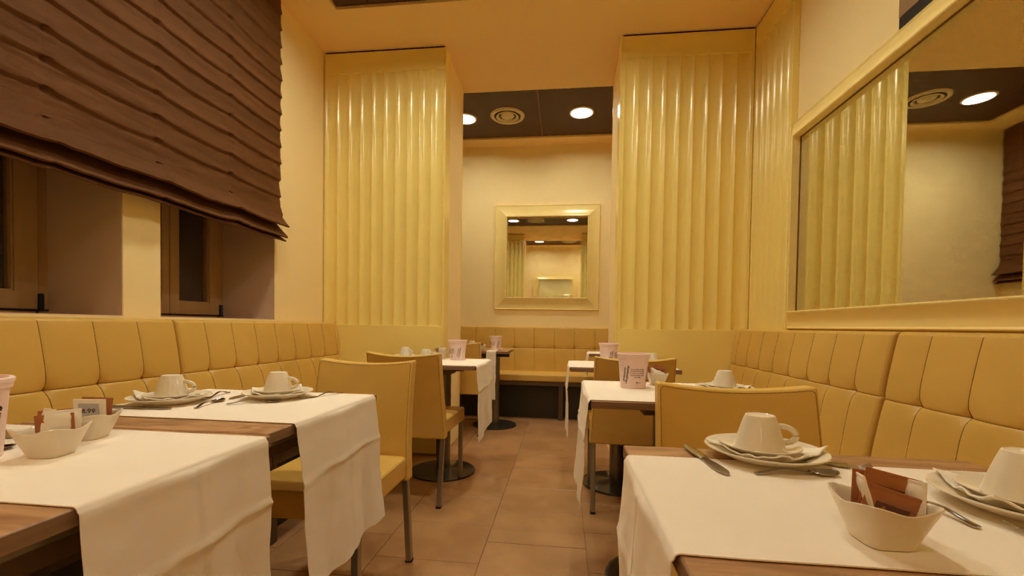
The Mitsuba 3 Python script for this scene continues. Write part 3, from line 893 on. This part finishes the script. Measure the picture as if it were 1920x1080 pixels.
# ------------------------------------------------------------------ cutlery
def blade_mesh(stations, tk=0.0022, nc=9):
    """A lofted strip along +x: stations (x, half width, z, sag of the middle)."""
    st = np.array(stations, float)
    c = np.linspace(-1, 1, nc)
    V = np.zeros((len(st), nc, 3))
    for i, (x, w, z, sag) in enumerate(st):
        V[i] = np.stack([np.full(nc, x), c * w, z - sag * (1 - c ** 2)], -1)
    return sheet(V, tk)


def spoon_mesh(L):
    s = []
    for t in np.linspace(0, 1, 40):
        x = L * t
        if t < 0.66:
            w = 0.0052 - 0.0032 * (t / 0.66) ** 0.7 if t > 0.03 else 0.0035 + 0.0017 * t / 0.03
            z = 0.003 + 0.010 * math.sin(min(1, t / 0.66) * math.pi) ** 2 * (0.6)
            s.append((x, w, z + 0.002 * (t / 0.66), -0.0005))
        else:
            u = (t - 0.66) / 0.34
            w = max(0.002, 0.0155 * math.sqrt(max(0, 1 - (2 * u - 1.0) ** 2)) ** 0.9)
            s.append((x, w, 0.0075 - 0.002 * math.sin(math.pi * u), 0.0062 * math.sin(math.pi * min(1, max(0.0, u))) ** 0.7))
    return blade_mesh(s, 0.0017)


def fork_mesh(L):
    s = []
    for t in np.linspace(0, 0.80, 32):
        w = 0.0058 - 0.0034 * (t / 0.55) ** 0.8 if t < 0.55 else 0.0024 + 0.0088 * math.sin(min(1, (t - 0.55) / 0.17) * math.pi / 2) ** 1.5
        z = 0.003 + 0.009 * math.sin(min(1, t / 0.62) * math.pi) ** 2 if t < 0.62 else 0.003 + 0.0045 * ((t - 0.62) / 0.18) * 0.2
        s.append((L * t, w, z, 0.0005 if t < 0.55 else 0.0015))
    ms = [blade_mesh(s, 0.0019)]
    for k in range(4):
        y = -0.0093 + 0.0062 * k
        ms.append(tube([(L * 0.79 + L * 0.21 * u, y, 0.0030 - 0.0020 * math.sin(math.pi * u) + 0.0075 * u ** 1.7) for u in np.linspace(0, 1, 10)], 0.00135, 6))
    return join(*ms)


def knife_mesh(L):
    s = []
    for t in np.linspace(0, 0.52, 18):
        w = 0.0060 + 0.0022 * math.sin(t / 0.52 * math.pi * 0.8) if t > 0.03 else 0.0040
        s.append((L * t, w, 0.0040, -0.0016))
    h = blade_mesh(s, 0.0036)
    b = []
    for t in np.linspace(0.50, 1, 24):
        u = (t - 0.5) / 0.5
        w = 0.0062 + 0.0036 * math.sin(u * 2.6) if u < 0.86 else (0.0072) * math.sqrt(max(0.02, 1 - ((u - 0.86) / 0.145) ** 2))
        b.append((L * t, w, 0.0034, 0.0))
    return join(h, blade_mesh(b, 0.0014))


spoon, fork, knife = Proto('teaspoon'), Proto('fork'), Proto('table_knife')
for pr, mm in ((spoon, spoon_mesh(0.138)), (fork, fork_mesh(0.158)), (knife, knife_mesh(0.168))):
    pr.add('metal', mm, 'mat_cutlery', 50)


def lay(pr, x0, y0, x1, y1, label, cat, L, group=None, z=0.7526):
    """Handle end at (x0, y0), the other end towards (x1, y1)."""
    pr.place(label, cat, at(x0, y0, z, math.degrees(math.atan2(y1 - y0, x1 - x0))), group)


lay(knife, -1.200, 1.036, -1.0, 1.046, 'table knife lying near the wood edge in front of the bench-side plate', 'knife', 0.19)
lay(fork, -1.098, 1.325, -1.068, 1.155, 'fork sticking out behind the bench-side plate of the left table', 'fork', 0.175)
lay(spoon, -0.978, 1.060, -1.012, 1.20, 'shiny teaspoon between the two plates of the left table', 'spoon', 0.15)
lay(knife, -1.022, 1.375, -0.996, 1.185, 'table knife reaching under the chair-end plate of the left table', 'knife', 0.19)
lay(spoon, -0.945, 1.132, -0.828, 1.206, 'teaspoon lying in front of the chair-end plate of the left table', 'spoon', 0.15)
lay(fork, -0.738, 1.395, -0.802, 1.255, 'fork with tines towards the camera right of the chair-end plate', 'fork', 0.175)
lay(knife, 0.2475, 0.900, 0.268, 0.735, 'table knife across the wood edge left of the front right plate', 'knife', 0.19)
lay(fork, 0.379, 0.862, 0.524, 0.800, 'fork with raised tines right of the front right plate', 'fork', 0.175)
lay(spoon, 0.316, 0.748, 0.452, 0.768, 'shiny teaspoon in front of the front right plate', 'spoon', 0.15)
lay(knife, 0.735, 0.700, 0.548, 0.752, 'table knife tip poking out behind the plate at the right edge', 'knife', 0.19)
lay(spoon, 0.502, 0.582, 0.478, 0.73, 'teaspoon handle beside the sugar bowl, left of the cut-off plate', 'spoon', 0.15)
lay(fork, 0.690, 0.560, 0.515, 0.581, 'fork at the right edge of the photo, in front of the cut-off plate', 'fork', 0.175)
lay(spoon, -1.108, 0.616, -0.965, 0.686, 'teaspoon half hidden behind the front left sugar bowl', 'spoon', 0.15)
lay(knife, -1.225, 0.80, -1.075, 0.735, 'table knife half hidden behind the tub at the left edge', 'knife', 0.19)


# ------------------------------------------------------------------ sugar bowls and sachets
def bowl_mesh():
    n = 64
    th = np.arange(n) * 2 * np.pi / n

    def ring(half, z, p, dip=0.0):
        c, s = np.cos(th), np.sin(th)
        r = half / (np.abs(c) ** p + np.abs(s) ** p) ** (1 / p)
        return np.stack([r * c, r * s, z + dip * (-np.cos(4 * th))], -1)
    rings = [ring(0.0225, 0.0, 4), ring(0.0245, 0.0015, 4)]
    for t in np.linspace(0.12, 1, 9):
        rings.append(ring(0.0245 + 0.0175 * t ** 1.05, 0.0015 + 0.0470 * t, 4.2 + 0.5 * t, 0.0035 * t ** 1.5))
    rings.append(ring(0.0413, 0.0496, 4.7, 0.0035)); rings.append(ring(0.0397, 0.0490, 4.7, 0.0035))
    for t in np.linspace(0.9, 0.06, 8):
        rings.append(ring(0.0217 + 0.0175 * t ** 1.05, 0.0045 + 0.0445 * t, 4.2 + 0.5 * t, 0.0035 * t ** 1.5))
    V = np.stack(rings)
    k = len(V)
    v = np.vstack([V.reshape(-1, 3), [[0, 0, 0.0]], [[0, 0, 0.0055]]])
    f = []
    for a in range(k - 1):
        for j in range(n):
            j2 = (j + 1) % n
            f += [[a * n + j, a * n + j2, (a + 1) * n + j2], [a * n + j, (a + 1) * n + j2, (a + 1) * n + j]]
    for j in range(n):
        j2 = (j + 1) % n
        f += [[k * n, j2, j], [k * n + 1, (k - 1) * n + j, (k - 1) * n + j2]]
    return trimesh.Trimesh(v, f, process=False)


bowl = Proto('sugar_bowl')
bowl.add('body', bowl_mesh(), 'mat_porcelain', 45)


def sachet_mesh(w, h, t=0.006):
    n, m = 12, 16
    u, v = np.meshgrid(np.linspace(-1, 1, n), np.linspace(-1, 1, m), indexing='ij')
    b = t / 2 * np.maximum(0, (1 - np.abs(u) ** 3)) * np.maximum(0, 1 - (np.abs(v) / 0.86) ** 4) * (0.8 + 0.4 * meshkit.noise(np.stack([u * 3, v * 3, u * 0], -1), 3)) + 0.0005
    F = np.stack([u * w / 2, -b, (v + 1) * h / 2], -1); B = np.stack([u * w / 2, b, (v + 1) * h / 2], -1)
    N = n * m
    idx = np.arange(N).reshape(n, m)
    ring = np.concatenate([idx[0, :], idx[1:, -1], idx[-1, -2::-1], idx[-2:0:-1, 0]]); nx = np.roll(ring, -1)
    side = np.vstack([np.stack([ring, nx, nx + N], 1), np.stack([ring, nx + N, ring + N], 1)])
    mm = trimesh.Trimesh(np.vstack([F.reshape(-1, 3), B.reshape(-1, 3)]), np.vstack([grid_faces(n, m), grid_faces(n, m, N, True), side]), process=False)
    mm.fix_normals()
    return mm


SW, SH = 0.054, 0.042
def sachet_proto(kind):
    p = Proto('sugar_sachet')
    mat = 'mat_sachet_brown' if kind == 'brown' else 'mat_sachet_white'
    p.add('packet', sachet_mesh(SW, SH), mat, 60)
    if kind == 'brown':
        for zz in (0.004, 0.038):
            p.add('crimped_end', cbox(-SW / 2 + 0.001, SW / 2 - 0.001, -0.0012, 0.0012, zz - 0.0035, zz + 0.0035, 0.0004), 'mat_sachet_brown')
        p.add('printed_band', cbox(-0.016, 0.016, -0.0036, -0.0016, 0.014, 0.026, 0.0005), 'mat_sachet_dark', label='dark printed band')
    else:
        for zz in (0.004, 0.038):
            p.add('crimped_end', cbox(-SW / 2 + 0.001, SW / 2 - 0.001, -0.0012, 0.0012, zz - 0.0035, zz + 0.0035, 0.0004), 'mat_sachet_white')
    if kind == 'price':
        p.add('grey_label', cbox(-0.017, 0.017, -0.0042, -0.0022, 0.009, 0.034, 0.0005), 'mat_sachet_grey', label='grey printed label')
        t = meshkit.text_mesh('8.99', 0.0078, 0.0006, True)
        t.apply_transform(trimesh.transformations.rotation_matrix(math.pi / 2, [1, 0, 0]))
        t.apply_translation([-t.bounds[:, 0].mean(), -0.0042 - t.bounds[1][1] + 0.0002, 0.0155])
        p.add('print', t, 'mat_ink', label='dark figures 8.99')
    if kind == 'stripe':
        p.add('print', cbox(-0.013, 0.010, -0.0042, -0.0022, 0.017, 0.020, 0.0004), 'mat_sachet_red', label='small red stripe')
        p.add('print', cbox(-0.008, 0.008, -0.0042, -0.0020, 0.026, 0.029, 0.0004), 'mat_sachet_grey')
    return p


SP = {k: sachet_proto(k) for k in ('brown', 'white', 'price', 'stripe')}


SACHET_PTS = np.array([[sx * SW / 2, sy * 0.0035, z] for sx in (-1, -0.5, 0, 0.5, 1) for sy in (-1, 1) for z in np.linspace(0, SH, 9)])


def inside(m, y0=0.0):
    """Do the sachet's points below the rim lie inside the bowl?"""
    p = SACHET_PTS @ m[:3, :3].T + m[:3, 3]
    low = p[p[:, 2] < 0.052]
    if len(low) == 0:
        return False
    t = np.clip((low[:, 2] - 0.0045) / 0.0445, 0, 1.1)
    half = 0.0217 + 0.0175 * t ** 1.05 - 0.0008
    return low[:, 2].min() > 0.006 and np.all((np.abs(low[:, 0]) ** 4.2 + np.abs(low[:, 1]) ** 4.2) ** (1 / 4.2) < half)


def put_bowl(x, y, rz, where, items):
    bowl.place(f'square white porcelain bowl of sugar sachets {where}', 'bowl', at(x, y, ZT, rz), 'square sugar bowls')
    for kind, dx, dy, dz, yaw, lean, roll, text in items:
        while True:                                  # lift it until it rests between the bowl's walls
            loc = T().translate([dx, dy, dz]).rotate([0, 0, 1], yaw).rotate([1, 0, 0], lean).rotate([0, 1, 0], roll)
            if dz > 0.04 or inside(np.array(loc.matrix)):
                break
            dz += 0.001
        SP[kind].place(text, 'sugar sachet', at(x, y, ZT, rz) @ loc, 'sugar sachets')


put_bowl(0.360, 0.532, 2, 'on the front right table', [
    ('brown', 0.003, 0.010, 0.020, -6, -10, 6, 'brown sugar sachet at the back of the front right bowl, its top edge level'),
    ('brown', 0.004, 0.000, 0.022, -10, -4, 12, 'brown sugar sachet in the middle of the front right bowl, tallest pointed corner'),
    ('brown', -0.004, -0.008, 0.016, -14, 6, 16, 'brown sugar sachet low at the left of the front right bowl'),
    ('white', -0.010, 0.004, 0.012, 70, -14, 8, 'white sugar sachet lying at the left rim of the front right bowl'),
    ('white', 0.018, 0.000, 0.018, -75, -10, -6, 'white sugar sachet standing at the right rim of the front right bowl')])
put_bowl(-0.878, 0.655, 12, 'in front on the left table beside the tub', [
    ('brown', -0.004, 0.010, 0.030, 4, -10, -5, 'brown sugar sachet in the front left bowl, behind the striped one'),
    ('brown', 0.004, 0.003, 0.029, 14, -2, -4, 'brown sugar sachet upright in the middle of the front left bowl'),
    ('stripe', -0.011, -0.006, 0.012, -34, -16, -3, 'white sugar sachet with a red stripe in the front left bowl'),
    ('white', 0.020, -0.002, 0.020, 74, -4, 4, 'pale sugar sachet turned edge-on at the right of the front left bowl')])
put_bowl(-0.935, 0.762, 14, 'behind the first bowl on the left table', [
    ('brown', -0.004, 0.014, 0.020, 4, -8, 4, 'brown sugar sachet at the back of the second left bowl, taller one'),
    ('brown', 0.006, 0.007, 0.017, 4, -4, 3, 'brown sugar sachet in the second left bowl, right of the taller one'),
    ('price', 0.006, -0.006, 0.012, 6, 6, 2, 'white sugar sachet with a grey label reading 8.99 in the second left bowl')])
put_bowl(0.392, 1.868, 4, 'beside the pink tub on the second right table', [
    ('brown', -0.003, 0.008, 0.034, 6, -8, -8, 'brown sugar sachet leaning left in the bowl beside the right pink tub'),
    ('brown', 0.005, 0.002, 0.034, -6, -2, 16, 'orange brown sugar sachet with raised corner in the bowl beside the right pink tub'),
    ('white', -0.016, 0.0, 0.022, 70, -10, 10, 'white sugar sachet poking out left of the bowl beside the right pink tub'),
    ('white', 0.006, -0.012, 0.006, 4, -30, -3, 'white sugar sachet at the front of the bowl beside the right pink tub')])
put_bowl(-0.832, 2.93, 10, 'behind the pink tub before the left pier', [
    ('brown', -0.006, 0.004, 0.008, 10, -10, -18, 'brown sugar sachet in the bowl beside the tub before the left pier'),
    ('white', 0.008, -0.008, 0.004, 4, 10, 4, 'white sugar sachet in the bowl beside the tub before the left pier')])
put_bowl(-0.775, 4.13, 10, 'beside the tub in the back room', [
    ('brown', 0.0, 0.004, 0.010, 10, -10, -18, 'brown sugar sachet in the back room bowl')])


# ------------------------------------------------------------------ pink tubs with lettering
TH, RB, RT_ = 0.136, 0.0490, 0.0585
tub = Proto('pink_tub')
prof = [(0, 0.0), (RB - 0.002, 0.0), (RB, 0.002)]
prof += [(RB + (RT_ - RB) * t, 0.002 + (TH - 0.012) * t) for t in np.linspace(0.1, 1, 6)]
prof += [(RT_ - 0.002, TH - 0.006)] + [(RB - 0.0025 + (RT_ - RB) * t, 0.004 + (TH - 0.012) * t) for t in np.linspace(0.95, 0, 5)] + [(0, 0.004)]
tub.add('body', lathe(prof, 56), 'mat_tub', 35)
tub.add('rim', lathe([(RT_ - 0.001, TH - 0.018), (RT_ + 0.0030, TH - 0.0175), (RT_ + 0.0036, TH - 0.010), (RT_ + 0.0054, TH - 0.008), (RT_ + 0.0060, TH - 0.002), (RT_ + 0.0045, TH), (RT_ - 0.001, TH)], 56, True), 'mat_tub', 35)


def wrap(m, ang, z0, lift=0.0004):
    """Lettering in the xy plane laid around the tub: x along the circumference (centred), y up from z0; angle -90 degrees looks at -y."""
    v = np.array(m.vertices)
    z = z0 + v[:, 1]
    r = RB + (RT_ - RB) * (z - 0.002) / (TH - 0.012) + lift * 0.4 + v[:, 2]
    a = math.radians(ang) + v[:, 0] / (RB + 0.004)
    return trimesh.Trimesh(np.stack([r * np.cos(a), r * np.sin(a), z], -1), m.faces, process=False)


def verse(ang):
    ms = []
    for i, line in enumerate(('Per il nostro mondo,', 'Tu sei prezioso. Non', 'Ti costa poco solo per', 'Non sprecare, usami', 'ogni oggi')):
        t = meshkit.text_mesh(line, 0.0040, 0.0004, True)
        t.apply_translation([-t.bounds[:, 0].mean(), 0, 0])
        ms.append(wrap(t, ang, 0.0745 - 0.0078 * i))
    t = meshkit.text_mesh('buono', 0.0034, 0.0004, True); t.apply_translation([-t.bounds[0][0], 0, 0])
    ms.append(wrap(t, ang, 0.0225))
    leaf = extrude_profile([(-0.0042, 0.0), (-0.0052, 0.003), (-0.0030, 0.0066), (-0.0008, 0.004), (0.0, 0.0008)], 0.0004)
    ms.append(wrap(leaf, ang, 0.0230))
    return join(*ms)


def script(ang):
    ms = []
    for i, (line, dx) in enumerate((('Il buono', 0.0), ('da gustare', 0.0105))):
        t = meshkit.text_mesh(line, 0.0088, 0.0004, True)
        v = np.array(t.vertices); v[:, 0] += 0.35 * v[:, 1]; v[:, 0] *= 1.15
        a = math.radians(80)
        x = v[:, 0] * math.cos(a) - v[:, 1] * math.sin(a) + dx; y = v[:, 0] * math.sin(a) + v[:, 1] * math.cos(a)
        t.vertices = np.stack([x, y, v[:, 2]], -1)
        ms.append(wrap(t, ang, 0.018 + 0.008 * (i == 0)))
    return join(*ms)


tub.add('verse', verse(-90), 'mat_ink', label='five printed lines of dark verse')
tub.add('script', script(-147), 'mat_ink', label='dark handwritten style lettering up the side')
tub.add('script', script(-38), 'mat_ink', label='dark handwritten style lettering up the side')
TG = 'pale pink tubs'
tub.place('pale pink tub with dark verse on the second right table', 'tub', at(0.280, 1.770, ZT, 9), TG)
tub.place('pale pink tub on the table before the left pier', 'tub', at(-0.705, 2.885, ZT, -38), TG)
tub.place('pale pink tub on the right table at the opening, half behind a chair back', 'tub', at(0.293, 2.835, ZT, 60), TG)
tub.place('small pale pink tub on the back room table', 'tub', at(-0.640, 4.16, ZT, -30), TG)
tub.place('pale pink tub cut off by the left edge of the photo', 'tub', at(-0.990, 0.605, ZT, 40), TG)
